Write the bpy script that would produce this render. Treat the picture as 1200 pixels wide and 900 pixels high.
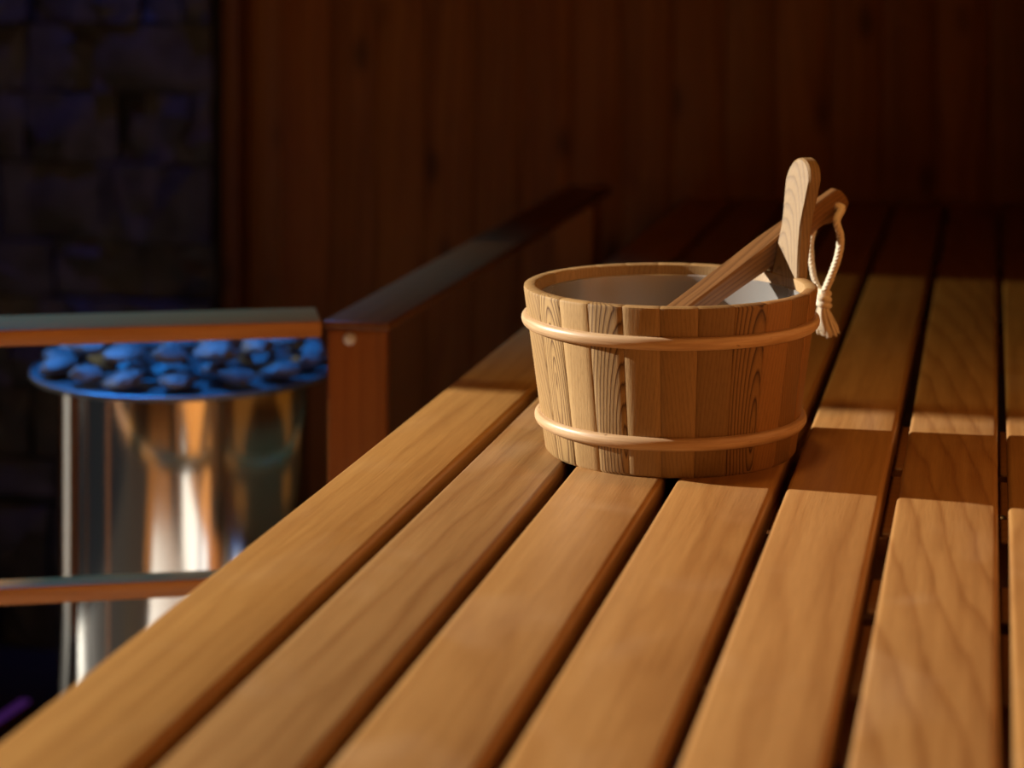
import bpy, bmesh, math, random
from mathutils import Vector, Matrix
for _o in list(bpy.data.objects):
    bpy.data.objects.remove(_o)
SC = bpy.context.scene
COL = SC.collection
PI = math.pi

# ------------------------------------------------------------------ camera
CAM_H = 1.3543                      # eye height above the floor; the bench top is at 0.90
FPX = 2490.0                        # focal length in pixels of the 1200 wide frame
cam_d = bpy.data.cameras.new('camera')
cam = bpy.data.objects.new('camera', cam_d)
COL.objects.link(cam)
cam.location = (0, 0, CAM_H)
cam.rotation_euler = (PI / 2, 0, 0)
cam_d.sensor_width = 36.0
cam_d.sensor_fit = 'HORIZONTAL'
cam_d.lens = FPX / 1200.0 * 36.0
cam_d.shift_y = -505.0 / 1200.0
cam_d.clip_start = 0.02
cam_d.clip_end = 200
cam_d.dof.use_dof = True
cam_d.dof.focus_distance = 1.88
cam_d.dof.aperture_fstop = 3.6
SC.camera = cam

# ------------------------------------------------------------------ world, sun, lamps, exposure
PSI = math.atan(567.0 / FPX)        # the bench runs this far to the right of the view axis
CP, SP = math.cos(PSI), math.sin(PSI)
def W(u, v, z=0.0):                 # room coordinates (across the bench, along the bench, up) to world
    return Vector((u * CP + v * SP, -u * SP + v * CP, z))

world = bpy.data.worlds.new('world')
SC.world = world
world.use_nodes = True
_bg = world.node_tree.nodes['Background']
_bg.inputs[0].default_value = (0.80, 0.90, 1.0, 1)
_bg.inputs[1].default_value = 0.02

def light(name, kind, energy, color, loc, direction=None, **kw):
    d = bpy.data.lights.new(name, kind)
    d.energy = energy
    d.color = color
    for k, val in kw.items():
        setattr(d, k, val)
    o = bpy.data.objects.new(name, d)
    COL.objects.link(o)
    o.location = loc
    if direction is not None:
        o.rotation_euler = Vector(direction).to_track_quat('-Z', 'Y').to_euler()
    return o

SUN_EL, SUN_AZ = math.radians(20), math.radians(-15.0)
SUN_DIR = (math.cos(SUN_EL) * math.cos(SUN_AZ), math.cos(SUN_EL) * math.sin(SUN_AZ), -math.sin(SUN_EL))
light('sun', 'SUN', 9.3, (1.0, 0.95, 0.84), (-6, 3, 5), SUN_DIR, angle=math.radians(0.9))
# blue colour-light spot above the stove
light('blue_ceiling_spot', 'SPOT', 190.0, (0.015, 0.29, 1.0), W(-1.75, 2.70, 2.3), (0.34, -0.10, -1), spot_size=math.radians(54), spot_blend=1.0, shadow_soft_size=0.05)
light('blue_wall_fill', 'SPOT', 30.0, (0.06, 0.16, 1.0), W(-1.62, 3.55, 2.4), (0.0, 0.26, -1), spot_size=math.radians(34), spot_blend=1.0, shadow_soft_size=0.03)  # second blue spot, added for the blue spill on the slate
# warm sauna wall lamp
light('warm_wall_lamp', 'POINT', 7.0, (1.0, 0.54, 0.10), W(-2.2, 0.5, 0.89), None, shadow_soft_size=0.08)

# warm ceiling downlight over the bench
light('warm_ceiling_spot', 'SPOT', 22.0, (1.0, 0.52, 0.15), W(-0.20, 1.92, 2.55), (0.0, 0.0, -1), spot_size=math.radians(52), spot_blend=1.0, shadow_soft_size=0.10)

vs = SC.view_settings
vs.view_transform = 'Standard'
try:
    vs.look = 'None'
except Exception:
    pass
vs.exposure = 0.0
vs.gamma = 1.0
vs.use_curve_mapping = False
SC.cycles.use_denoising = True
SC.cycles.max_bounces = 10
SC.cycles.diffuse_bounces = 5
SC.cycles.sample_clamp_indirect = 4.0

# ------------------------------------------------------------------ node helpers
class NT:
    def __init__(s, name):
        s.m = bpy.data.materials.new(name)
        s.m.use_nodes = True
        s.t = s.m.node_tree
        s.t.nodes.clear()
        s.out = s.t.nodes.new('ShaderNodeOutputMaterial')
    def n(s, typ, **kw):
        nd = s.t.nodes.new(typ)
        for k, v in kw.items():
            setattr(nd, k, v)
        return nd
    def put(s, sock, val):
        if hasattr(val, 'is_output') or isinstance(val, bpy.types.NodeSocket):
            s.t.links.new(val, sock)
        else:
            sock.default_value = val
    def math(s, op, a, b=0.0, c=None):
        nd = s.n('ShaderNodeMath', operation=op)
        s.put(nd.inputs[0], a)
        s.put(nd.inputs[1], b)
        if c is not None:
            s.put(nd.inputs[2], c)
        return nd.outputs[0]
    def vec(s, op, a, b=(0, 0, 0)):
        nd = s.n('ShaderNodeVectorMath', operation=op)
        s.put(nd.inputs[0], a)
        s.put(nd.inputs[1], b)
        return nd.outputs[0]
    def mix(s, fac, a, b, mode='MIX'):
        nd = s.n('ShaderNodeMix', data_type='RGBA', blend_type=mode)
        s.put(nd.inputs[0], fac)
        s.put(nd.inputs[6], a)
        s.put(nd.inputs[7], b)
        return nd.outputs[2]
    def noise(s, vec, scale, detail=3.0, rough=0.5, dist=0.0):
        nd = s.n('ShaderNodeTexNoise')
        s.put(nd.inputs['Vector'], vec)
        nd.inputs['Scale'].default_value = scale
        nd.inputs['Detail'].default_value = detail
        nd.inputs['Roughness'].default_value = rough
        nd.inputs['Distortion'].default_value = dist
        return nd.outputs['Fac']
    def ramp(s, fac, stops):
        nd = s.n('ShaderNodeValToRGB')
        s.put(nd.inputs[0], fac)
        e = nd.color_ramp.elements
        while len(e) < len(stops):
            e.new(0.5)
        for el, (p, c) in zip(e, stops):
            el.position = p
            el.color = (c, c, c, 1) if not isinstance(c, (tuple, list)) else (*c, 1)
        return nd.outputs[0]
    def comb(s, x, y, z):
        nd = s.n('ShaderNodeCombineXYZ')
        for i, v in enumerate((x, y, z)):
            s.put(nd.inputs[i], v)
        return nd.outputs[0]
    def sep(s, v):
        nd = s.n('ShaderNodeSeparateXYZ')
        s.put(nd.inputs[0], v)
        return nd.outputs
    def bsdf(s, color, rough=0.5, bump=None, bump_d=0.001, bump_s=0.5, **kw):
        b = s.n('ShaderNodeBsdfPrincipled')
        s.put(b.inputs['Base Color'], color)
        s.put(b.inputs['Roughness'], rough)
        for k, v in kw.items():
            s.put(b.inputs[k], v)
        if bump is not None:
            bp = s.n('ShaderNodeBump')
            bp.inputs['Strength'].default_value = bump_s
            bp.inputs['Distance'].default_value = bump_d
            s.put(bp.inputs['Height'], bump)
            s.t.links.new(bp.outputs[0], b.inputs['Normal'])
        s.t.links.new(b.outputs[0], s.out.inputs[0])
        return b

def rgb(r, g, b):                   # sRGB 0..255 to linear
    f = lambda c: c / 12.92 if c <= 0.04045 else ((c + 0.055) / 1.055) ** 2.4
    return (f(r / 255), f(g / 255), f(b / 255), 1)

def wood(name, light_c, dark_c, axis='Z', freq=220.0, ring_noise=0.010, pore=0.35, rough=0.45, spec=0.35,
         blotch=0.30, knots=0.0, figure=0.0, streak=0.0):
    """solid wood: growth rings about an axis that each object sets for itself (grain_x, grain_y, grain_tilt, grain_amount)"""
    t = NT(name)
    tc = t.n('ShaderNodeTexCoord')
    x, y, z = t.sep(tc.outputs['Object'])
    if axis == 'Y':
        x, y, z = x, z, y
    elif axis == 'X':
        x, y, z = y, z, x
    def at(nm):
        return t.n('ShaderNodeAttribute', attribute_type='OBJECT', attribute_name=nm).outputs['Fac']
    gx, gy, gt, ga, gs = at('grain_x'), at('grain_y'), at('grain_tilt'), at('grain_amount'), at('grain_seed')
    seed = t.math('MULTIPLY', gs, 3.71)
    zz = t.math('ADD', z, seed)
    base = t.comb(x, y, zz)
    # slow wander of the rings
    wn = t.noise(t.vec('MULTIPLY', base, (14, 14, 3.0)), 1.0, 2.0, 0.5)
    wn = t.math('MULTIPLY', t.math('SUBTRACT', wn, 0.5), ring_noise * 2)
    w2 = t.noise(t.vec('MULTIPLY', base, (120, 120, 14)), 1.0, 2.0, 0.5)
    wn = t.math('ADD', wn, t.math('MULTIPLY', t.math('SUBTRACT', w2, 0.5), ring_noise * 0.25))
    dx = t.math('SUBTRACT', x, gx)
    dy = t.math('SUBTRACT', y, gy)
    r = t.math('SQRT', t.math('ADD', t.math('MULTIPLY', dx, dx), t.math('MULTIPLY', dy, dy)))
    r = t.math('ADD', r, t.math('MULTIPLY', z, gt))
    r = t.math('ADD', r, wn)
    fr = t.math('FRACT', t.math('MULTIPLY', r, freq))
    ring = t.ramp(fr, [(0.0, 0.55), (0.10, 0.05), (0.50, 0.12), (0.80, 0.55), (0.93, 1.0), (1.0, 0.55)])
    ring = t.math('MULTIPLY', ring, ga)
    # pores: short fine streaks along the grain
    pn = t.noise(t.vec('MULTIPLY', base, (900, 900, 22)), 1.0, 2.0, 0.6)
    pores = t.ramp(pn, [(0.30, 1.0), (0.52, 0.0)])
    # broad blotches
    bl = t.noise(t.vec('MULTIPLY', base, (16, 16, 3.5)), 1.0, 3.0, 0.55)
    blr = t.ramp(bl, [(0.30, 0.0), (0.72, 1.0)])
    c = t.mix(ring, light_c, dark_c)
    c = t.mix(t.math('MULTIPLY', pores, pore), c, t.mix(1.0, c, (0.45, 0.40, 0.35, 1), 'MULTIPLY'))
    c = t.mix(t.math('MULTIPLY', blr, blotch), c, t.mix(1.0, c, (0.62, 0.55, 0.48, 1), 'MULTIPLY'))
    if streak > 0:                  # long soft streaks along the grain
        sn = t.noise(t.vec('MULTIPLY', base, (110, 110, 2.6)), 1.0, 3.0, 0.6)
        snr = t.ramp(sn, [(0.38, 1.0), (0.60, 0.0)])
        c = t.mix(t.math('MULTIPLY', snr, streak), c, t.mix(1.0, c, (0.70, 0.60, 0.50, 1), 'MULTIPLY'))
    if figure > 0:                  # pale silky cross figure
        fg = t.noise(t.vec('MULTIPLY', base, (9, 9, 7)), 1.0, 2.0, 0.5, 0.8)
        fgr = t.ramp(fg, [(0.54, 0.0), (0.74, 1.0)])
        c = t.mix(t.math('MULTIPLY', fgr, figure), c, t.mix(0.45, c, (0.80, 0.62, 0.42, 1)))
    if knots > 0:
        vo = t.n('ShaderNodeTexVoronoi', feature='F1')
        t.put(vo.inputs['Vector'], t.vec('MULTIPLY', base, (9, 9, 4.2)))
        vo.inputs['Scale'].default_value = 1.0
        kn = t.ramp(vo.outputs['Distance'], [(0.07, 1.0), (0.20, 0.0)])
        c = t.mix(t.math('MULTIPLY', kn, knots), c, (0.05, 0.02, 0.008, 1))
    oi = t.n('ShaderNodeObjectInfo')
    c = t.mix(1.0, c, oi.outputs['Color'], 'MULTIPLY')
    h = t.math('ADD', t.math('MULTIPLY', pn, 0.7), t.math('MULTIPLY', ring, -0.4))
    rg = t.math('ADD', t.math('MULTIPLY', bl, 0.2), rough - 0.1)
    t.bsdf(c, rg, h, 0.0006, 0.45, **{'Specular IOR Level': spec})
    return t.m

M = {}
M['bench'] = wood('bench_wood', (0.405, 0.212, 0.068, 1), (0.270, 0.115, 0.030, 1), 'Y', 48.0, 0.020, 0.25, 0.42, 0.35, 0.40, 0.0, 0.15, 0.45)
M['bucket'] = wood('bucket_wood', (0.440, 0.275, 0.117, 1), (0.070, 0.024, 0.008, 1), 'Z', 330.0, 0.004, 0.30, 0.5, 0.3, 0.30)
M['ladle'] = wood('ladle_wood', (0.34, 0.165, 0.060, 1), (0.08, 0.030, 0.010, 1), 'X', 260.0, 0.004, 0.45, 0.5, 0.3, 0.30)
M['rail'] = wood('rail_wood', (0.46, 0.190, 0.040, 1), (0.30, 0.110, 0.020, 1), 'Y', 60.0, 0.01, 0.2, 0.42, 0.35, 0.2)
M['rail_x'] = wood('rail_wood_cross', (0.46, 0.190, 0.040, 1), (0.30, 0.110, 0.020, 1), 'X', 60.0, 0.01, 0.2, 0.42, 0.35, 0.2)
M['post'] = wood('post_wood', (0.42, 0.155, 0.036, 1), (0.28, 0.09, 0.02, 1), 'Z', 60.0, 0.01, 0.2, 0.45, 0.35, 0.2)
M['bench_v'] = wood('right_wall_wood', (0.50, 0.235, 0.080, 1), (0.34, 0.14, 0.04, 1), 'Z', 55.0, 0.012, 0.2, 0.5, 0.3, 0.3)
M['wall'] = wood('wall_wood', (0.40, 0.165, 0.036, 1), (0.26, 0.095, 0.02, 1), 'Z', 55.0, 0.012, 0.2, 0.5, 0.3, 0.4, 0.6)

def m_hoop():
    t = NT('hoop_wood')
    tc = t.n('ShaderNodeTexCoord')
    x, y, z = t.sep(tc.outputs['Object'])
    ang = t.math('ARCTAN2', y, x)
    r = t.math('SQRT', t.math('ADD', t.math('MULTIPLY', x, x), t.math('MULTIPLY', y, y)))
    v = t.comb(t.math('MULTIPLY', ang, 3.0), t.math('MULTIPLY', r, 500.0), t.math('MULTIPLY', z, 500.0))
    a = t.noise(v, 1.0, 3.0, 0.55)
    b = t.noise(t.vec('MULTIPLY', v, (4.0, 0.6, 0.6)), 1.0, 2.0, 0.5)
    f = t.ramp(a, [(0.35, 1.0), (0.62, 0.0)])
    c = t.mix(t.math('MULTIPLY', f, 0.55), (0.55, 0.36, 0.195, 1), (0.34, 0.175, 0.070, 1))
    dk = t.ramp(b, [(0.20, 1.0), (0.30, 0.0)])
    c = t.mix(t.math('MULTIPLY', dk, 0.6), c, (0.12, 0.05, 0.02, 1))
    t.bsdf(c, 0.42, a, 0.0006, 0.4, **{'Specular IOR Level': 0.4})
    return t.m
M['hoop'] = m_hoop()

def m_steel(name, col, rough):
    t = NT(name)
    tc = t.n('ShaderNodeTexCoord')
    n = t.noise(t.vec('MULTIPLY', tc.outputs['Object'], (60, 60, 2.0)), 1.0, 2.0, 0.5)
    t.bsdf(col, t.math('ADD', t.math('MULTIPLY', n, 0.05), rough - 0.025), n, 0.0002, 0.05, Metallic=1.0)
    return t.m
M['steel'] = m_steel('polished_steel', (0.74, 0.70, 0.66, 1), 0.12)
M['tray_steel'] = m_steel('dull_steel', (0.25, 0.25, 0.27, 1), 0.5)
M['screw'] = m_steel('screw_steel', (0.75, 0.75, 0.75, 1), 0.3)

def m_stone(name, a, b, scale, rough):
    t = NT(name)
    tc = t.n('ShaderNodeTexCoord')
    oi = t.n('ShaderNodeObjectInfo')
    v = t.vec('ADD', tc.outputs['Object'], t.comb(t.math('MULTIPLY', oi.outputs['Random'], 37.0), 0.0, 0.0))
    n = t.noise(v, scale, 6.0, 0.62)
    n2 = t.noise(v, scale * 5, 4.0, 0.6)
    c = t.mix(t.ramp(n, [(0.3, 0.0), (0.7, 1.0)]), a, b)
    t.bsdf(c, rough, t.math('ADD', n, t.math('MULTIPLY', n2, 0.4)), 0.006, 0.7)
    return t.m
M['wallstone'] = m_stone('split_slate', (0.016, 0.019, 0.026, 1), (0.060, 0.065, 0.082, 1), 14.0, 0.45)
M['stovestone'] = m_stone('stove_stone', (0.06, 0.065, 0.07, 1), (0.24, 0.25, 0.26, 1), 22.0, 0.55)
M['mortar'] = m_stone('dark_mortar', (0.012, 0.012, 0.012, 1), (0.025, 0.024, 0.023, 1), 30.0, 0.8)
M['floor'] = m_stone('floor_stone', (0.020, 0.017, 0.015, 1), (0.04, 0.034, 0.03, 1), 7.0, 0.5)
M['zinc'] = m_stone('zinc_bolt', (0.66, 0.62, 0.58, 1), (0.74, 0.70, 0.66, 1), 80.0, 0.35)
M['plaster'] = m_stone('pale_panel', (0.74, 0.72, 0.70, 1), (0.80, 0.79, 0.77, 1), 9.0, 0.6)

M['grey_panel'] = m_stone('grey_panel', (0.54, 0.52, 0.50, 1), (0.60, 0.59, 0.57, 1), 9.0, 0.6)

def m_liner():
    t = NT('liner_plastic')
    d = t.n('ShaderNodeBsdfDiffuse')
    d.inputs[0].default_value = (0.90, 0.83, 0.77, 1)
    tr = t.n('ShaderNodeBsdfTranslucent')
    tr.inputs[0].default_value = (0.80, 0.76, 0.74, 1)
    g = t.n('ShaderNodeBsdfGlossy')
    g.inputs['Roughness'].default_value = 0.18
    p = t.n('ShaderNodeBsdfTransparent')
    def mx(f, a, b):
        m = t.n('ShaderNodeMixShader')
        t.put(m.inputs[0], f)
        t.t.links.new(a.outputs[0], m.inputs[1])
        t.t.links.new(b.outputs[0], m.inputs[2])
        return m
    s = mx(0.35, d, tr)
    s = mx(0.32, p, s)
    fr = t.n('ShaderNodeFresnel')
    fr.inputs[0].default_value = 1.45
    s = mx(fr.outputs[0], s, g)
    t.t.links.new(s.outputs[0], t.out.inputs[0])
    return t.m
M['liner'] = m_liner()

def m_glass(name, tint):
    t = NT(name)
    p = t.n('ShaderNodeBsdfTransparent')
    p.inputs[0].default_value = tint
    g = t.n('ShaderNodeBsdfGlossy')
    g.inputs['Roughness'].default_value = 0.02
    m = t.n('ShaderNodeMixShader')
    m.inputs[0].default_value = 0.06
    t.t.links.new(p.outputs[0], m.inputs[1])
    t.t.links.new(g.outputs[0], m.inputs[2])
    t.t.links.new(m.outputs[0], t.out.inputs[0])
    return t.m
M['bronze_glass'] = m_glass('bronze_glass', (0.36, 0.34, 0.245, 1))
M['clear_glass'] = m_glass('clear_glass', (0.96, 0.97, 0.96, 1))

def m_rope():
    t = NT('cotton_cord')
    tc = t.n('ShaderNodeTexCoord')
    n = t.noise(tc.outputs['Object'], 900.0, 3.0, 0.6)
    c = t.mix(n, (0.62, 0.50, 0.34, 1), (0.82, 0.72, 0.56, 1))
    t.bsdf(c, 0.8, n, 0.0005, 0.6, **{'Specular IOR Level': 0.15})
    return t.m
M['rope'] = m_rope()

def m_led(name, col, strength):
    t = NT(name)
    e = t.n('ShaderNodeEmission')
    e.inputs[0].default_value = col
    e.inputs[1].default_value = strength
    t.t.links.new(e.outputs[0], t.out.inputs[0])
    return t.m
M['terrace'] = m_stone('terrace_paving', (0.27, 0.25, 0.235, 1), (0.34, 0.32, 0.30, 1), 5.0, 0.8)
M['led'] = m_led('purple_led', (0.16, 0.04, 0.30, 1), 0.22)

# ------------------------------------------------------------------ mesh helpers
def sharpen(bm, deg=32):
    for f in bm.faces:
        f.smooth = True
    lim = math.radians(deg)
    for e in bm.edges:
        if len(e.link_faces) == 2:
            e.smooth = e.calc_face_angle(0) < lim

def mesh_of(name, bm, mat, deg=32):
    bmesh.ops.recalc_face_normals(bm, faces=bm.faces)
    sharpen(bm, deg)
    me = bpy.data.meshes.new(name)
    bm.to_mesh(me)
    bm.free()
    me.materials.append(M[mat] if isinstance(mat, str) else mat)
    return me

def put(name, me, parent=None, loc=(0, 0, 0), rotz=0.0, grain=None, tint=None, kind=None):
    o = bpy.data.objects.new(name, me)
    COL.objects.link(o)
    o.parent = parent
    o.location = loc
    o.rotation_euler = (0, 0, rotz)
    if grain:
        for k, val in zip(('grain_x', 'grain_y', 'grain_tilt', 'grain_amount', 'grain_seed'), grain):
            o[k] = float(val)
    if tint:
        o.color = (*tint, 1.0)
    if kind:
        o['kind'] = kind
    return o

def thing(name, label, cat, loc, rotz=0.0, group=None):
    o = bpy.data.objects.new(name, None)
    COL.objects.link(o)
    o.empty_display_size = 0.05
    o.location = loc
    o.rotation_euler = (0, 0, rotz)
    tag(o, label, cat, group)
    return o

def tag(o, label, cat, group=None):
    o['label'] = label
    o['category'] = cat
    if group:
        o['group'] = group
    return o

def add_box(bm, x0, x1, y0, y1, z0, z1, bev=0.0, seg=2):
    vs_ = [bm.verts.new(p) for p in ((x0, y0, z0), (x1, y0, z0), (x1, y1, z0), (x0, y1, z0), (x0, y0, z1), (x1, y0, z1), (x1, y1, z1), (x0, y1, z1))]
    fs = [bm.faces.new([vs_[i] for i in q]) for q in ((0, 3, 2, 1), (4, 5, 6, 7), (0, 1, 5, 4), (1, 2, 6, 5), (2, 3, 7, 6), (3, 0, 4, 7))]
    if bev > 0:
        es = list({e for f in fs for e in f.edges})
        bmesh.ops.bevel(bm, geom=es, offset=bev, segments=seg, affect='EDGES', profile=0.5)

def box_mesh(name, mat, x0, x1, y0, y1, z0, z1, bev=0.0, seg=2):
    bm = bmesh.new()
    add_box(bm, x0, x1, y0, y1, z0, z1, bev, seg)
    return mesh_of(name, bm, mat, 50)

def add_lathe(bm, prof, n=64, a0=0.0, a1=2 * PI, closed=False):
    full = abs(a1 - a0 - 2 * PI) < 1e-6
    cnt = n if full else n + 1
    rings = []
    for i in range(cnt):
        a = a0 + (a1 - a0) * i / n
        rings.append([bm.verts.new((r * math.cos(a), r * math.sin(a), z)) for r, z in prof])
    m = len(prof)
    for i in range(n):
        A, B = rings[i], rings[(i + 1) % cnt]
        for j in range(m if closed else m - 1):
            k = (j + 1) % m
            bm.faces.new((A[j], B[j], B[k], A[k]))
    if not full and closed:
        bm.faces.new(rings[0])
        bm.faces.new(list(reversed(rings[-1])))

def add_tube(bm, pts, rad, n=8, caps=True):
    pts = [Vector(p) for p in pts]
    rads = rad if isinstance(rad, (list, tuple)) else [rad] * len(pts)
    t0 = (pts[1] - pts[0]).normalized()
    up = Vector((0, 0, 1)) if abs(t0.z) < 0.9 else Vector((1, 0, 0))
    nrm = t0.cross(up).normalized()
    rings = []
    for i, p in enumerate(pts):
        t = (pts[min(i + 1, len(pts) - 1)] - pts[max(i - 1, 0)]).normalized()
        nrm = (nrm - t * nrm.dot(t)).normalized()
        b = t.cross(nrm)
        rings.append([bm.verts.new(p + (nrm * math.cos(2 * PI * k / n) + b * math.sin(2 * PI * k / n)) * rads[i]) for k in range(n)])
    for A, B in zip(rings, rings[1:]):
        for k in range(n):
            bm.faces.new((A[k], A[(k + 1) % n], B[(k + 1) % n], B[k]))
    if caps:
        bm.faces.new(list(reversed(rings[0])))
        bm.faces.new(rings[-1])

def spline(pts, n):
    pts = [Vector(p) for p in pts]
    P = [pts[0] * 2 - pts[1]] + pts + [pts[-1] * 2 - pts[-2]]
    out = []
    for i in range(1, len(P) - 2):
        for k in range(n):
            t = k / n
            a, b, c, d = P[i - 1], P[i], P[i + 1], P[i + 2]
            out.append(0.5 * ((2 * b) + (c - a) * t + (2 * a - 5 * b + 4 * c - d) * t * t + (3 * b - a - 3 * c + d) * t ** 3))
    out.append(pts[-1])
    return out

# ------------------------------------------------------------------ the room (structure)
U_LEFT, U_RIGHT, V_NEAR, V_BACK, CEIL = -2.60, 0.26, -1.20, 3.94, 2.62
ROT = -PSI
def slab(name, mat, u0, u1, v0, v1, z0, z1, **kw):
    o = put(name, box_mesh(name, mat, u0, u1, v0, v1, z0, z1), None, (0, 0, 0), ROT, grain=(0.3, 0.2, 0, 0.6, 1.3), kind='structure')
    return o
slab('floor', 'floor', U_LEFT - 0.1, U_RIGHT + 0.1, V_NEAR - 0.1, V_BACK + 0.1, -0.08, 0.0)
slab('ceiling', 'wall', U_LEFT - 0.1, U_RIGHT + 0.1, V_NEAR - 0.1, V_BACK + 0.1, CEIL, CEIL + 0.08)
slab('wall_right', 'wall', U_RIGHT, U_RIGHT + 0.1, V_NEAR, V_BACK, 0, CEIL)
slab('wall_front', 'wall', U_LEFT, U_RIGHT, V_NEAR - 0.1, V_NEAR, 0, CEIL)
# back wall: a dark carrier with vertical tongue-and-groove boards, each its own piece
wb = slab('wall_back', 'mortar', -1.45, U_RIGHT, V_BACK, V_BACK + 0.08, 0, CEIL)
rnd = random.Random(4)
BW = 0.096
bmb = bmesh.new()
add_box(bmb, 0.0004, BW - 0.0004, -0.016, 0.0, 0.0, CEIL, 0.0016, 1)
board_me = mesh_of('board', bmb, 'wall', 50)
nb = int((U_RIGHT + 1.45) / BW)
for i in range(nb + 1):
    u = -1.45 + i * BW
    k = rnd.uniform(0.82, 1.12)
    put('board', board_me, wb, (min(u, U_RIGHT - BW), V_BACK, 0), 0.0,
        grain=(rnd.uniform(-0.02, 0.12), rnd.uniform(0.02, 0.07), rnd.uniform(-0.03, 0.03), rnd.uniform(0.5, 1.0), rnd.uniform(0, 9)), tint=(k, k * rnd.uniform(0.94, 1.04), k))
    bpy.context.view_layer
# stove corner: slate wall, stones laid in courses, each stone its own piece
V_ST = 3.85
ws = slab('wall_left', 'mortar', U_LEFT, -1.452, V_ST, V_BACK + 0.08, 0, CEIL)
def stone_mesh(w, h, seed):
    r = random.Random(seed)
    bm = bmesh.new()
    nx, nz = 4, 3
    front = [[None] * (nx + 1) for _ in range(nz + 1)]
    back = [[None] * (nx + 1) for _ in range(nz + 1)]
    proud = r.uniform(0.012, 0.045)
    sl = r.uniform(-0.05, 0.05)
    for j in range(nz + 1):
        for i in range(nx + 1):
            ex = 1 if 0 < i < nx else 0
            ez = 1 if 0 < j < nz else 0
            px = w * i / nx + (r.uniform(-0.012, 0.012) if ex else r.uniform(-0.003, 0.003))
            pz = h * j / nz + (r.uniform(-0.010, 0.010) if ez else r.uniform(-0.003, 0.003))
            d = proud + sl * (i / nx - 0.5) * 0.4 + (r.uniform(-0.003, 0.014) if ex and ez else r.uniform(-0.006, 0.006))
            front[j][i] = bm.verts.new((px, -max(d, 0.004), pz))
            if ex == 0 or ez == 0:
                back[j][i] = bm.verts.new((px, 0.004, pz))
    for j in range(nz):
        for i in range(nx):
            a, b, c, d = front[j][i], front[j][i + 1], front[j + 1][i + 1], front[j + 1][i]
            if r.random() < 0.5:
                bm.faces.new((a, b, c)); bm.faces.new((a, c, d))
            else:
                bm.faces.new((a, b, d)); bm.faces.new((b, c, d))
    for i in range(nx):
        bm.faces.new((front[0][i], back[0][i], back[0][i + 1], front[0][i + 1]))
        bm.faces.new((front[nz][i], front[nz][i + 1], back[nz][i + 1], back[nz][i]))
    for j in range(nz):
        bm.faces.new((front[j][0], front[j + 1][0], back[j + 1][0], back[j][0]))
        bm.faces.new((front[j][nx], back[j][nx], back[j + 1][nx], front[j + 1][nx]))
    return mesh_of('stone', bm, 'wallstone', 20)
rnd = random.Random(11)
z = 0.0
sd = 0
while z < 1.75:
    h = rnd.choice((0.07, 0.09, 0.11, 0.135, 0.15))
    u = -1.456
    while u > -2.25:
        w = rnd.uniform(0.09, 0.24)
        put('stone', stone_mesh(w - 0.005, h - 0.005, sd), ws, (u - w, V_ST, z + 0.002))
        sd += 1
        u -= w
    z += h
# wooden edge strip that closes the slate cladding
put('trim_1', box_mesh('trim_1', 'wall', -1.452, -1.420, V_ST + 0.015, V_BACK - 0.002, 0, CEIL), None, (0, 0, 0), ROT, grain=(0.2, 0.1, 0, 0.5, 2), tint=(0.6, 0.55, 0.5), kind='structure')

# glazed side of the cabin: wall with an open doorway and a bronze glass pane beside it
DOOR_V0, DOOR_V1, WIN_V1 = -0.35, 2.225, 3.12
LINTEL = 2.57
def wall_piece(name, v0, v1, z0, z1):
    return slab(name, 'wall', U_LEFT - 0.08, U_LEFT, v0, v1, z0, z1)
wall_piece('wall_side', V_NEAR, DOOR_V0, 0, CEIL)
wall_piece('wall_side', 3.02, WIN_V1, 0.76, 1.21)
wall_piece('wall_side', WIN_V1, 3.40, 0.76, CEIL)
slab('reflection_pane', 'clear_glass', U_LEFT - 0.05, U_LEFT - 0.03, 3.02, 3.40, 0.0, 0.76)  # low pane added so the stove mirrors a bright strip
wall_piece('wall_side', 3.40, V_BACK + 0.08, 0, CEIL)
wall_piece('wall_side', DOOR_V0, WIN_V1, LINTEL, CEIL)
wall_piece('trim_3', DOOR_V1 - 0.0, DOOR_V1 + 0.05, 0, LINTEL)
slab('window_1', 'bronze_glass', U_LEFT - 0.05, U_LEFT - 0.04, DOOR_V1 + 0.05, WIN_V1, 1.25, LINTEL)

slab('reflection_paving', 'terrace', U_LEFT - 3.6, U_LEFT - 0.11, 2.95, 5.2, -0.06, -0.01)  # bright paving added outside the low pane, for the same mirrored strip
slab('sunlight_pane', 'clear_glass', U_LEFT - 0.05, U_LEFT - 0.04, DOOR_V1 + 0.05, 2.58, 0.0, 1.21)  # clear pane added to let sun reach the pale bench panels
wall_piece('trim_2', DOOR_V1 + 0.05, WIN_V1, 1.21, 1.25)
wall_piece('wall_side', 2.58, 3.02, 0, 1.21)

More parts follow.
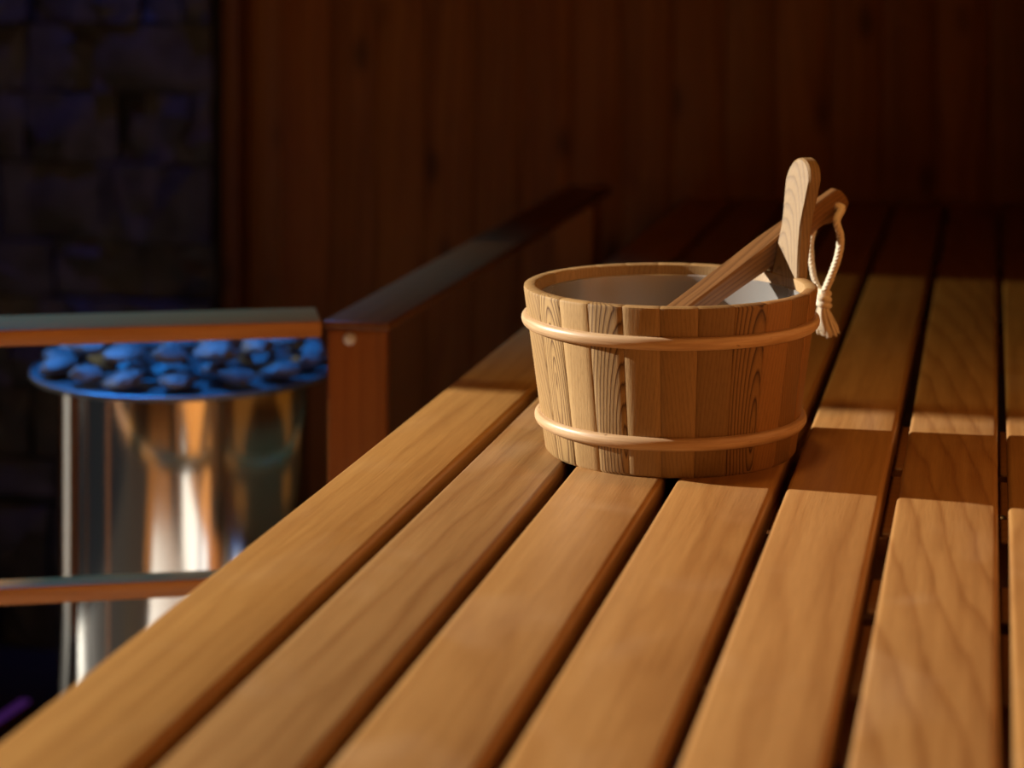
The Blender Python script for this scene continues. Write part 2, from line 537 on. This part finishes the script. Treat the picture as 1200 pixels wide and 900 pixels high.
# ------------------------------------------------------------------ the bench
BZ = 0.90
PT = 0.028
B_O = W(-0.2, 2.1, 0)
bench = thing('sauna_bench', 'long slatted sauna bench of warm brown planks under the bucket', 'bench', B_O, ROT)
def plank_mesh(w):
    bm = bmesh.new()
    rr, n = 0.0045, 4
    prof = []
    for cx, cz, a0 in ((w / 2 - rr, -rr, 0), (-w / 2 + rr, -rr, 90), (-w / 2 + rr, -PT + rr, 180), (w / 2 - rr, -PT + rr, 270)):
        for k in range(n + 1):
            a = math.radians(a0 + 90 * k / n)
            prof.append((cx + rr * math.cos(a), cz + rr * math.sin(a)))
    ys = [-1.95, 1.81]
    rings = [[bm.verts.new((px, y, pz)) for px, pz in prof] for y in ys]
    m = len(prof)
    for k in range(m):
        bm.faces.new((rings[0][k], rings[0][(k + 1) % m], rings[1][(k + 1) % m], rings[1][k]))
    bm.faces.new(rings[0]); bm.faces.new(list(reversed(rings[1])))
    return mesh_of('plank', bm, 'bench', 60)
HU = 0.4543 * CP
edges = [(-1.266, -1.064), (-1.035, -0.849), (-0.8215, -0.636), (-0.607, -0.4165), (-0.392, -0.2105), (-0.1825, 0.004), (0.0224, 0.209), (0.2365, 0.423)]
# grain_x, grain_y (ring centre), tilt along the plank, amount, seed
pg = [(0.26, -0.04, 0.006, 0.30, 0.3), (0.10, -0.06, 0.030, 0.55, 5.1), (-0.05, -0.14, 0.035, 0.45, 2.2), (0.02, -0.09, -0.020, 0.40, 7.7),
      (-0.10, -0.12, 0.012, 0.40, 3.4), (-0.055, -0.03, 0.115, 0.75, 6.3), (0.06, -0.10, 0.03, 0.5, 8.8), (0.04, -0.15, 0.02, 0.5, 1.9)]
pt = [(1.06, 1.04, 0.92), (0.86, 0.88, 0.96), (0.98, 0.97, 0.98), (1.0, 0.97, 0.95), (1.02, 1.0, 1.02), (0.90, 0.88, 0.88), (0.86, 0.84, 0.82), (0.9, 0.9, 0.9)]
meshes = {}
for (b0, b1), g, tn in zip(edges, pg, pt):
    u0, u1 = b0 * HU, b1 * HU
    put('plank', plank_mesh(u1 - u0), bench, ((u0 + u1) / 2 + 0.2, 0, BZ), 0, grain=g, tint=tn)
# cross bearers under the planks
for v0, v1 in ((0.55, 0.64), (1.00, 1.09), (1.40, 1.545), (1.575, 1.66), (1.79, 1.99), (2.02, 2.20), (2.75, 2.84), (3.30, 3.39), (3.78, 3.87)):
    vc = (v0 + v1) / 2
    put('bearer', box_mesh('bearer', 'post', -0.53 + 0.2, 0.185 + 0.2, -(v1 - v0) / 2, (v1 - v0) / 2, -0.05, 0, 0.003, 1), bench, (0, vc - 2.1, BZ - PT), 0,
        grain=(0.1, 0.1, 0, 0.5, vc), tint=(0.8, 0.8, 0.8))
for v in (0.7, 2.12, 3.7):
    for u in (-0.505, 0.14):
        put('leg', box_mesh('leg', 'post', -0.03, 0.03, -0.035, 0.035, 0, BZ - PT - 0.0505, 0.003, 1), bench, (u + 0.2, v - 2.1, 0), 0, grain=(0.1, 0.1, 0, 0.5, v))
put('fascia', box_mesh('fascia', 'rail', -0.56 + 0.2, -0.537 + 0.2, -1.9, 1.8, 0.47, BZ - PT - 0.001, 0.003, 1), bench, (0, 0, 0), 0, grain=(0.1, 0.05, 0.02, 0.6, 3))
for y0, y1, zt in ((-0.9, -0.01, 0.40), (0.05, 0.42, 0.465)):  # panels added so the stove mirrors a white area
    put('reflection_panel', box_mesh('reflection_panel', 'grey_panel', -0.552 + 0.2, -0.54 + 0.2, y0, y1, 0.0, zt, 0.002, 1), bench, (0, 0, 0))['label'] = 'pale panel added below the bench front, to mirror white in the stove'
# a screw head glinting in the gap between the two right-hand planks
bm = bmesh.new()
add_lathe(bm, [(0.0, 0.0), (0.0045, 0.0), (0.0045, 0.0012), (0.003, 0.0028), (0.0, 0.0034)], 16)
pw = W(0, 0)
sx, sy = (1170.0 - 600) / FPX, 1.0
yy = 0.4780 * FPX / (602 + 55)
ps = Vector((sx * yy, yy))
put('screw', mesh_of('screw', bm, 'screw'), bench, (ps.x * CP - ps.y * SP + 0.2 - 0.0015 + 0.004, ps.x * SP + ps.y * CP - 2.1, BZ - PT), 0)['label'] = 'bright screw head'

# ------------------------------------------------------------------ the bucket
BC = Vector((0.145, 1.95, BZ))
bucket = thing('sauna_bucket', 'round wooden sauna bucket with two wooden hoops and an upright handle, standing on the bench', 'bucket', BC)
R0, R1, BH, TH = 0.1143, 0.1347, 0.1510, 0.0125
def rad(zv):
    return R0 + (R1 - R0) * zv / BH
STEP, HSTEP = math.radians(14.25), math.radians(18.0)
H_AZ = math.radians(25.0)
def add_stave(bm, half):
    prof = [(R0 - TH, 0.0), (R0 - 0.0025, 0.0), (R0 + 0.0002, 0.0028)]
    prof += [(rad(zv), zv) for zv in (0.05, 0.10, 0.1475)]
    prof += [(R1 - 0.0008, 0.1500), (R1 - 0.0028, BH), (R1 - TH + 0.0026, BH), (R1 - TH + 0.0006, 0.1500), (R1 - TH, 0.148)]
    nin = 3
    g = math.radians(0.45)
    angs = [-half + 0.0004, -half + g] + [(-half + g) + (2 * half - 2 * g) * k / 5 for k in range(1, 5)] + [half - g, half - 0.0004]
    rings = []
    for i, a in enumerate(angs):
        edge = i in (0, len(angs) - 1)
        ring = []
        for j, (r, zz) in enumerate(prof):
            if edge and 1 <= j <= 7:
                r = r - 0.0006
            if edge and j in (7, 8):
                zz = zz - 0.0004
            ring.append(bm.verts.new((r * math.cos(a), r * math.sin(a), zz)))
        rings.append(ring)
    m = len(prof)
    for A, B in zip(rings, rings[1:]):
        for j in range(m):
            k = (j + 1) % m
            bm.faces.new((A[j], B[j], B[k], A[k]))
    bm.faces.new(rings[0]); bm.faces.new(list(reversed(rings[-1])))
bm = bmesh.new()
add_stave(bm, STEP / 2)
stave_me = mesh_of('stave', bm, 'bucket', 40)
# looks of the staves the photograph shows, by azimuth (degrees; -90 faces the camera, 180 is left)
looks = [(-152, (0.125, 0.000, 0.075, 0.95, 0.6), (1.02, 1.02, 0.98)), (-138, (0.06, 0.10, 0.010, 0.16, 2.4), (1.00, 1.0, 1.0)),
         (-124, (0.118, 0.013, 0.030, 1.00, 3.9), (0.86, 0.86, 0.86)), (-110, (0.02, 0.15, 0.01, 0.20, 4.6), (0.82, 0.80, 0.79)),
         (-96, (0.0, -0.18, 0.01, 0.22, 5.5), (0.72, 0.67, 0.60)), (-82, (0.03, 0.15, -0.01, 0.25, 6.4), (0.54, 0.48, 0.40)),  # from here rightwards the tints also carry painted shade
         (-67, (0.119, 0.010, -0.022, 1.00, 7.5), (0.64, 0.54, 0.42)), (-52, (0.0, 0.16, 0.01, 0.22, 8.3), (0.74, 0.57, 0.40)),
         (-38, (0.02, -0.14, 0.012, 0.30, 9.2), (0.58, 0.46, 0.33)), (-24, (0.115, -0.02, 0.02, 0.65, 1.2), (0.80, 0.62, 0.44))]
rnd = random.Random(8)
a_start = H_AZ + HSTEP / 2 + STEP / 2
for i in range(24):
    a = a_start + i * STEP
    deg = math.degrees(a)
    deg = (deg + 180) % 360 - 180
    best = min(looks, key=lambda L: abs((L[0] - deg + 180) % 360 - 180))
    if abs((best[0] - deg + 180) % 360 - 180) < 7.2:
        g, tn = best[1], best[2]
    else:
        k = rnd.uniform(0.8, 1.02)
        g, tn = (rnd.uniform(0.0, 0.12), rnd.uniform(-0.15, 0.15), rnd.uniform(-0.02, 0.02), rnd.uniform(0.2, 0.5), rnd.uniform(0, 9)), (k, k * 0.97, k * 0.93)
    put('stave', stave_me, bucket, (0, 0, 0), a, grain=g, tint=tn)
# the long stave that rises into the handle
bm = bmesh.new()
add_stave(bm, HSTEP / 2)
def handle_half(zv):
    pts = [(0.140, 0.0205), (0.151, 0.0228), (0.156, 0.0218), (0.164, 0.0204), (0.176, 0.0188), (0.196, 0.0167), (0.206, 0.0169), (0.2235, 0.0190), (0.241, 0.0205)]
    for (za, wa), (zb, wb_) in zip(pts, pts[1:]):
        if zv <= zb:
            return wa + (wb_ - wa) * (zv - za) / (zb - za)
    return 0.0205
zs = [0.140, 0.1505, 0.153, 0.157, 0.163, 0.172, 0.180, 0.188, 0.196, 0.204, 0.212, 0.2235, 0.233]
outl = [(handle_half(zv), zv) for zv in zs]
zc, hw, hh = 0.239, 0.0205, 0.0215
for k in range(0, 9):
    a = PI / 2 * k / 9
    outl.append((hw * math.cos(a), zc + hh * math.sin(a)))
full = [(w_, z_) for w_, z_ in outl] + [(0.0, zc + hh)] + [(-w_, z_) for w_, z_ in reversed(outl)]
def hx(z_, side):
    return 0.1290 + (z_ - 0.151) * 0.170 + side * (0.0057 + 0.0011 * min(1, max(0, (z_ - 0.151) / 0.03)))
lay = []
for side, ins in ((-1, 0.0015), (-0.72, 0.0), (0.72, 0.0), (1, 0.0015)):
    ring = []
    for w_, z_ in full:
        s_ = (abs(w_) - ins) / abs(w_) if abs(w_) > 0.004 else 1.0
        ring.append(bm.verts.new((hx(z_, side), w_ * s_, z_ - (ins if z_ > zc else 0))))
    lay.append(ring)
m = len(full)
for A, B in zip(lay, lay[1:]):
    for k in range(m):
        bm.faces.new((A[k], A[(k + 1) % m], B[(k + 1) % m], B[k]))
bm.faces.new(lay[0]); bm.faces.new(list(reversed(lay[-1])))
hs = put('handle', mesh_of('handle', bm, 'bucket', 14), bucket, (0, 0, 0), H_AZ, grain=(0.100, 0.010, 0.060, 0.42, 4.2), tint=(0.66, 0.66, 0.68))
hs['label'] = 'upright rounded handle stave'
# hoops
def hoop(zc_, tall, thick):
    bm = bmesh.new()
    prof = []
    for k in range(11):
        a = -PI / 2 + PI * k / 10
        zz = zc_ + tall / 2 * math.sin(a)
        prof.append((rad(zz) + 0.0001 + thick * math.cos(a) ** 0.8 if abs(math.cos(a)) > 1e-6 else rad(zz) + 0.0001, zz))
    prof.append((rad(zc_ + tall / 2) - 0.0004, zc_ + tall / 2))
    prof.insert(0, (rad(zc_ - tall / 2) - 0.0004, zc_ - tall / 2))
    add_lathe(bm, prof, 120, closed=True)
    return mesh_of('hoop', bm, 'hoop', 60)
put('hoop', hoop(0.1195, 0.0118, 0.0058), bucket)
put('hoop', hoop(0.0305, 0.0118, 0.0058), bucket)
bm = bmesh.new()
add_lathe(bm, [(0.0, 0.008), (rad(0.01) - TH - 0.0004, 0.008), (rad(0.02) - TH - 0.0004, 0.0195), (0.0, 0.0195)], 64)
put('base_board', mesh_of('base_board', bm, 'bucket', 40), bucket, grain=(0.0, 0.2, 0.0, 0.4, 2), tint=(0.8, 0.75, 0.7))
bm = bmesh.new()
prof = [(0.0, 0.0205), (rad(0.03) - TH - 0.004, 0.0205), (rad(0.03) - TH - 0.0012, 0.026), (rad(0.141) - TH - 0.0008, 0.1405), (rad(0.141) - TH - 0.0010, 0.1415),
        (rad(0.141) - TH - 0.0022, 0.1405), (rad(0.03) - TH - 0.0026, 0.027), (rad(0.03) - TH - 0.005, 0.0218), (0.0, 0.0218)]
add_lathe(bm, prof, 96)
put('liner', mesh_of('liner', bm, 'liner', 40), bucket)['label'] = 'translucent plastic liner'

# ------------------------------------------------------------------ the ladle
def scr(x, y, Y):                   # the world point at depth Y that lies on this line of sight
    return Vector(((x - 600) / FPX * Y, Y, CAM_H - (y + 55) / FPX * Y))
RP = scr(874, 311, 2.010)
BP = scr(972.5, 238.5, 2.095)
ex = (BP - RP).normalized()
ey = Vector((0, 0, 1)).cross(ex).normalized()       # away from the camera
ez = ex.cross(ey)
roll = math.radians(12)
ey, ez = ey * math.cos(roll) + ez * math.sin(roll), ez * math.cos(roll) - ey * math.sin(roll)
L_O = RP - ex * 0.165
ladle = thing('sauna_ladle', 'wooden sauna ladle leaning out of the bucket with a cord loop at its end', 'ladle', L_O)
rotm = Matrix((ex, ey, ez)).transposed().to_4x4()
ladle_r = rotm.to_euler()
LB = (BP - RP).length
off = 0.165
# side outline of the shaft (x along it, z across it); thick in y
top = [(0.0, 0.008), (0.06, 0.010), (0.14, 0.0112), (off + 0.05, 0.0134), (off + 0.080, 0.0140), (off + LB, 0.0130), (off + LB + 0.010, 0.0116), (off + LB + 0.0175, 0.0050), (off + LB + 0.0220, -0.0030), (off + LB + 0.0240, -0.0090)]
bot = [(0.0, -0.008), (0.06, -0.010), (0.14, -0.0116), (off + 0.05, -0.0146), (off + 0.080, -0.0162), (off + LB - 0.019, -0.0150), (off + LB - 0.005, -0.0186), (off + LB + 0.007, -0.0203), (off + LB + 0.0175, -0.0182), (off + LB + 0.0235, -0.0115)]
def thick(x):
    if x < off + 0.03:
        return 0.0100
    return 0.0100 - 0.0053 * min(1, (x - off - 0.03) / 0.09)
def resample(pl, n=6):
    s = spline([(a, 0, b) for a, b in pl], n)
    return [(p.x, p.z) for p in s]
tp, bt = resample(top, 4), resample(bot, 4)
bm = bmesh.new()
cols = []
for (xa, za), (xb, zb) in zip(tp, bt):
    y_ = thick(xa)
    c = min(0.0018, (za - zb) * 0.3)
    cols.append([bm.verts.new(p) for p in ((xa, -y_ + c, za), (xa, y_ - c, za), (xa, y_, za - c), (xb, y_, zb + c), (xb, y_ - c, zb), (xb, -y_ + c, zb), (xb, -y_, zb + c), (xa, -y_, za - c))])
for A, B in zip(cols, cols[1:]):
    for k in range(8):
        bm.faces.new((A[k], A[(k + 1) % 8], B[(k + 1) % 8], B[k]))
bm.faces.new(cols[0]); bm.faces.new(list(reversed(cols[-1])))
sh = put('shaft', mesh_of('shaft', bm, 'ladle', 35), ladle, grain=(0.02, -0.03, 0.020, 0.6, 3.3), tint=(0.74, 0.74, 0.74))
sh.rotation_euler = ladle_r
HXL, HZL = off + LB + 0.0045, -0.0035
# dark bored hole with a rim, where the cord goes through
bm = bmesh.new()
hy = thick(HXL)
n_ = 20
r0 = [bm.verts.new((HXL + 0.0042 * math.cos(2 * PI * k / n_), -hy - 0.0004, HZL + 0.0042 * math.sin(2 * PI * k / n_))) for k in range(n_)]
r1 = [bm.verts.new((HXL + 0.0036 * math.cos(2 * PI * k / n_), -hy + 0.0040, HZL + 0.0036 * math.sin(2 * PI * k / n_))) for k in range(n_)]
for k in range(n_):
    bm.faces.new((r0[k], r0[(k + 1) % n_], r1[(k + 1) % n_], r1[k]))
bm.faces.new(r1)
# (set as a cutter result: the shaft end is opened with a boolean so that the hole is real)
bm.free()
bm = bmesh.new()
bmesh.ops.create_cone(bm, cap_ends=True, segments=20, radius1=0.0042, radius2=0.0042, depth=0.06, matrix=Matrix.Translation((HXL, 0, HZL)) @ Matrix.Rotation(PI / 2, 4, 'X'))
cut_me = bpy.data.meshes.new('bore')
bm.to_mesh(cut_me)
bm.free()
cut = bpy.data.objects.new('bore', cut_me)
COL.objects.link(cut)
cut.parent = ladle
cut.rotation_euler = ladle_r
md = sh.modifiers.new('bore', 'BOOLEAN')
md.object = cut
md.operation = 'DIFFERENCE'
md.solver = 'EXACT'
bpy.context.view_layer.update()
dg = bpy.context.evaluated_depsgraph_get()
new_me = bpy.data.meshes.new_from_object(sh.evaluated_get(dg))
sh.modifiers.clear()
sh.data = new_me
bpy.data.objects.remove(cut)
# bowl at the lower end (inside the bucket)
bm = bmesh.new()
add_lathe(bm, [(0.0, 0.0), (0.022, 0.0), (0.030, 0.012), (0.0325, 0.060), (0.0330, 0.068), (0.0300, 0.068), (0.0275, 0.014), (0.020, 0.005), (0.0, 0.005)], 40)
bw = put('bowl', mesh_of('bowl', bm, 'ladle', 40), ladle, grain=(0.05, 0.05, 0, 0.5, 1), tint=(0.9, 0.85, 0.8))
bw.location = Vector((0.0, 0.0, BZ + 0.0225 - L_O.z))
# cord: a loop of three-strand rope through the bore, tied, with a frayed end
def rope_mesh(pts, r=0.0038, pitch=0.012, tail=True):
    bm = bmesh.new()
    P = spline(pts, 14)
    L = [0.0]
    for a, b in zip(P, P[1:]):
        L.append(L[-1] + (b - a).length)
    nrm = Vector((0, 1, 0))
    frames = []
    for i, p in enumerate(P):
        t = (P[min(i + 1, len(P) - 1)] - P[max(i - 1, 0)]).normalized()
        nrm = (nrm - t * nrm.dot(t)).normalized()
        frames.append((p, nrm.copy(), t.cross(nrm)))
    for s_ in range(3):
        pts_s = []
        for (p, n1, b1), l in zip(frames, L):
            a = 2 * PI * (l / pitch + s_ / 3)
            pts_s.append(p + (n1 * math.cos(a) + b1 * math.sin(a)) * r * 0.50)
        add_tube(bm, pts_s, r * 0.56, 7)
    return mesh_of('cord', bm, 'rope', 60)
def rel(p):
    return p - L_O
hole_f = L_O + rotm.to_3x3() @ Vector((HXL, -thick(HXL), HZL))
hole_b = L_O + rotm.to_3x3() @ Vector((HXL, thick(HXL), HZL))
front = [scr(952, 297, 2.096), hole_b + (hole_b - hole_f) * 0.35, hole_b, hole_f, hole_f + (hole_f - hole_b).normalized() * 0.004 + ex * 0.003 - Vector((0, 0, 0.003)), scr(980.5, 259, 2.076), scr(985, 279, 2.076), scr(982, 301, 2.076), scr(974, 324, 2.078), scr(967, 341, 2.080), scr(965, 353, 2.080)]
backs = [hole_b, hole_b + (hole_b - hole_f) * 0.35, scr(952, 276, 2.098), scr(950.5, 300, 2.096), scr(954, 325, 2.092), scr(962, 343, 2.086), scr(964, 354, 2.084)]
cd = put('cord', rope_mesh([rel(p) for p in front[2:]]), ladle)
cd['label'] = 'cream cotton hanging cord'
put('cord_strand', rope_mesh([rel(p) for p in backs], 0.0030), cd)
# knot
bm = bmesh.new()
kc = rel(scr(965, 351, 2.081))
pts = []
for k in range(41):
    a = 2 * PI * k / 40 * 2.0
    pts.append(kc + Vector((0.0052 * math.cos(a), 0.0052 * math.sin(a), 0.006 - 0.012 * k / 40)))
add_tube(bm, pts, 0.0033, 8)
add_tube(bm, [kc + Vector((0.0, 0, 0.010)), kc, kc + Vector((-0.001, 0, -0.012))], [0.004, 0.005, 0.004], 10)
put('knot', mesh_of('knot', bm, 'rope', 60), cd)
# frayed tassel
bm = bmesh.new()
rnd = random.Random(3)
for k in range(90):
    a = rnd.uniform(0, 2 * PI)
    rr = math.sqrt(rnd.random())
    p0 = rel(scr(963.5, 359, 2.081)) + Vector((0.003 * rr * math.cos(a), 0.003 * rr * math.sin(a), 0.002))
    e = scr(970.5, 393 + rnd.uniform(-5, 4), 2.084)
    p2 = rel(e) + Vector((0.0105 * rr * math.cos(a) + rnd.uniform(-0.001, 0.001), 0.0085 * rr * math.sin(a), 0.004 * rr * abs(math.cos(a))))
    p1 = (p0 * 0.55 + p2 * 0.45) + Vector((-0.0012 + 0.0015 * rr * math.cos(a), 0.0015 * rr * math.sin(a), 0))
    add_tube(bm, spline([p0, p1, p2], 4), [0.0011] * 8 + [0.0005], 5)
tl = put('tassel', mesh_of('tassel', bm, 'rope', 60), cd)

# ------------------------------------------------------------------ the stove
SCN = Vector((-0.449, 2.92, 0))
stove = thing('sauna_stove', 'cylindrical polished steel sauna stove behind the guard rail', 'stove', SCN)
SR = 0.172
ST = CAM_H - 480 / FPX * 2.92       # height of the stone tray rim
bm = bmesh.new()
add_lathe(bm, [(0.0, 0.03), (SR - 0.004, 0.03), (SR, 0.034), (SR, ST - 0.013), (SR - 0.002, ST - 0.0113), (0.0, ST - 0.0113)], 128)
put('body', mesh_of('body', bm, 'steel', 40), stove)
bm = bmesh.new()
add_lathe(bm, [(0.0, ST - 0.011), (0.207, ST - 0.011), (0.2090, ST - 0.009), (0.2095, ST - 0.004), (0.2080, ST - 0.003), (0.2060, ST - 0.006), (0.0, ST - 0.006)], 128)
put('stone_tray', mesh_of('stone_tray', bm, 'tray_steel', 40), stove)['label'] = 'wide steel tray under the stones'
for k in range(3):
    a = 2 * PI * k / 3 + 0.4
    bm = bmesh.new()
    add_lathe(bm, [(0, 0), (0.02, 0), (0.02, 0.006), (0.012, 0.010), (0.012, 0.03), (0, 0.03)], 20)
    put('foot', mesh_of('foot', bm, 'steel', 40), stove, (0.13 * math.cos(a), 0.13 * math.sin(a), 0))
# stones heaped in the tray
def rock(seed, s):
    r = random.Random(seed)
    bm = bmesh.new()
    bmesh.ops.create_icosphere(bm, subdivisions=2, radius=1.0)
    dirs = [Vector((r.gauss(0, 1), r.gauss(0, 1), r.gauss(0, 1))).normalized() for _ in range(9)]
    cuts = [r.uniform(0.62, 0.95) for _ in dirs]
    sc = Vector((r.uniform(0.8, 1.2), r.uniform(0.7, 1.1), r.uniform(0.40, 0.52)))
    for v in bm.verts:
        p = v.co.copy()
        for d, c in zip(dirs, cuts):
            k = p.dot(d)
            if k > c:
                p -= d * (k - c)
        v.co = Vector((p.x * sc.x, p.y * sc.y, p.z * sc.z)) * s
    return mesh_of('stove_stone', bm, 'stovestone', 28)
rocks = [rock(20 + k, 0.0305) for k in range(7)]
rnd = random.Random(5)
spots = []
for ring, cnt, zz in ((0.172, 15, 0.016), (0.104, 9, 0.016), (0.036, 3, 0.016)):
    for k in range(cnt):
        a = 2 * PI * (k + rnd.uniform(-0.06, 0.06)) / cnt + ring * 11
        spots.append((ring * math.cos(a), ring * math.sin(a), zz))
for ring, cnt in ((0.138, 9), (0.070, 5)):      # a second layer on the near side of the heap
    for k in range(cnt):
        a = -PI / 2 + (k - (cnt - 1) / 2) * 0.075 / ring * 0.85
        spots.append((ring * math.cos(a), ring * math.sin(a), 0.044))
for k, (x, y, zz) in enumerate(spots):
    o = put('stove_stone', rocks[k % 7], None, SCN + Vector((x, y, ST - 0.006 + zz)))
    o.rotation_euler = (rnd.uniform(-0.15, 0.15), rnd.uniform(-0.15, 0.15), rnd.uniform(0, 6.3))
    s_ = rnd.uniform(0.92, 1.05)
    o.scale = (s_, s_, s_)
    tag(o, 'grey stone in the blue-lit heap on top of the steel stove', 'stone', 'stones heaped on the stove')

# duckboard and low pale step, unseen, added to give the stove its reflections
duck = thing('duckboard', 'brown wooden duckboard added out of view, to be mirrored in the stove', 'duckboard', W(-1.1, 0.2, 0), ROT)
for k in range(8):
    put('slat', box_mesh('slat', 'rail', 0.0, 0.10, -0.75, 0.68, 0.03, 0.05, 0.003, 1), duck, (-0.45 + 0.112 * k, 0, 0), 0, grain=(0.1, 0.1, 0.01, 0.5, k))
for y_ in (-0.6, 0.5):
    put('batten', box_mesh('batten', 'rail_x', -0.45, 0.434, -0.025, 0.025, 0.0, 0.0298, 0.002, 1), duck, (0, y_, 0), 0, grain=(0.1, 0.1, 0.01, 0.5, 3))
step = thing('reflection_step', 'low pale step added out of view, to mirror white in the steel stove', 'step', W(-0.95, 1.35, 0), ROT)
put('step_top', box_mesh('step_top', 'plaster', -0.30, 0.36, -0.35, 0.50, 0.16, 0.185, 0.003, 1), step)
for sx_ in (-0.26, 0.32):
    put('step_side', box_mesh('step_side', 'plaster', sx_ - 0.012, sx_ + 0.012, -0.33, 0.48, 0.0, 0.1595, 0.002, 1), step)

# ------------------------------------------------------------------ the guard around the stove
GZ = CAM_H - 431 / FPX * 2.45       # top of the rails
CORNER = Vector((-0.215, 2.45, 0))
guard = thing('stove_guard', 'wooden guard railing with flat top rails around the steel stove', 'railing', CORNER)
ang = math.atan2(0.16, 0.987)       # the near rails run slightly away to the right
# near top rail: local x to the left end, y away from the camera
def rail_box(x0, x1, y0, y1, z0, z1, mat='rail', bev=0.003):
    return box_mesh('rail', mat, x0, x1, y0, y1, z0, z1, bev, 2)
def rail_put(name, me_, rz, g, tn=None, loc=(0, 0, 0)):
    return put(name, me_, guard, loc, rz, grain=g, tint=tn)
rail_put('top_rail', rail_box(-1.25, -0.004, 0.0, 0.098, GZ - 0.0195, GZ, 'rail_x'), ang, (0.1, 0.9, 0.01, 0.6, 1))
rail_put('lower_rail', rail_box(-1.25, 0.15, 0.018, 0.055, 0.634 - 0.0205, 0.634, 'rail_x'), ang, (0.1, 0.6, 0.01, 0.6, 2))
# corner post: 70 px wide
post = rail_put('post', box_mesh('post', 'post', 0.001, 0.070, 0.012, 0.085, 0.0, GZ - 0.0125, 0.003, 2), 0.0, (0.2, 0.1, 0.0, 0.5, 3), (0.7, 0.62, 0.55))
bm = bmesh.new()
add_lathe(bm, [(0.0, 0.0), (0.0075, 0.0), (0.0075, 0.002), (0.0055, 0.0045), (0.0, 0.006)], 20)
bme = mesh_of('bolt', bm, 'zinc', 40)
bo = put('bolt', bme, post, (0.0270, 0.0120, CAM_H - (397 + 55) / FPX * 2.462))
bo.rotation_euler = (PI / 2, 0, 0)
bo['label'] = 'round steel bolt head'
# the rails that run back beside the bench
rail_put('top_rail', rail_box(-0.004, 0.076, 0.0, 1.46, GZ - 0.012, GZ - 0.001), ROT, (0.1, 0.9, 0.0, 0.6, 4), (0.36, 0.32, 0.30), loc=(0.0, 0.01, 0))  # dark tint paints the shade onto this top rail
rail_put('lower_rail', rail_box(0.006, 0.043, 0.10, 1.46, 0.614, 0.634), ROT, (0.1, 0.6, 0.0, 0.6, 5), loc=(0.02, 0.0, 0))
fp = (1.30 * SP, 1.30 * CP + 0.01, 0)
rail_put('post', box_mesh('post', 'post', 0.004, 0.070, 0.0, 0.07, 0.0, GZ - 0.0125, 0.003, 2), ROT, (0.2, 0.1, 0, 0.5, 6), loc=fp)
lp = (-1.20 * math.cos(ang), -1.20 * math.sin(ang), 0)
rail_put('post', box_mesh('post', 'post', 0.0, 0.07, 0.06, 0.095, 0.0, GZ - 0.020, 0.003, 2), ang, (0.2, 0.1, 0, 0.5, 7), loc=lp)

# ------------------------------------------------------------------ floor light strip by the slate wall
p0 = scr(2, 853, 3.70)
led_o = Vector((p0.x, p0.y, 0)); LED_ROT = -math.radians(16.0)
bm = bmesh.new()
add_box(bm, -0.012, 0.012, -0.5, 0.09, 0.0, 0.022, 0.002, 1)
ls = put('light_strip', mesh_of('light_strip', bm, 'rail', 40), None, led_o, LED_ROT, grain=(0.1, 0.1, 0, 0.4, 1), tint=(0.35, 0.2, 0.2))
tag(ls, 'low floor strip with a purple glow by the slate wall', 'light strip')
bm = bmesh.new()
add_box(bm, -0.009, 0.009, -0.49, 0.085, 0.0222, 0.0262, 0.001, 1)
lt = put('diffuser', mesh_of('diffuser', bm, 'led', 40), ls)
lt['label'] = 'purple glowing diffuser'
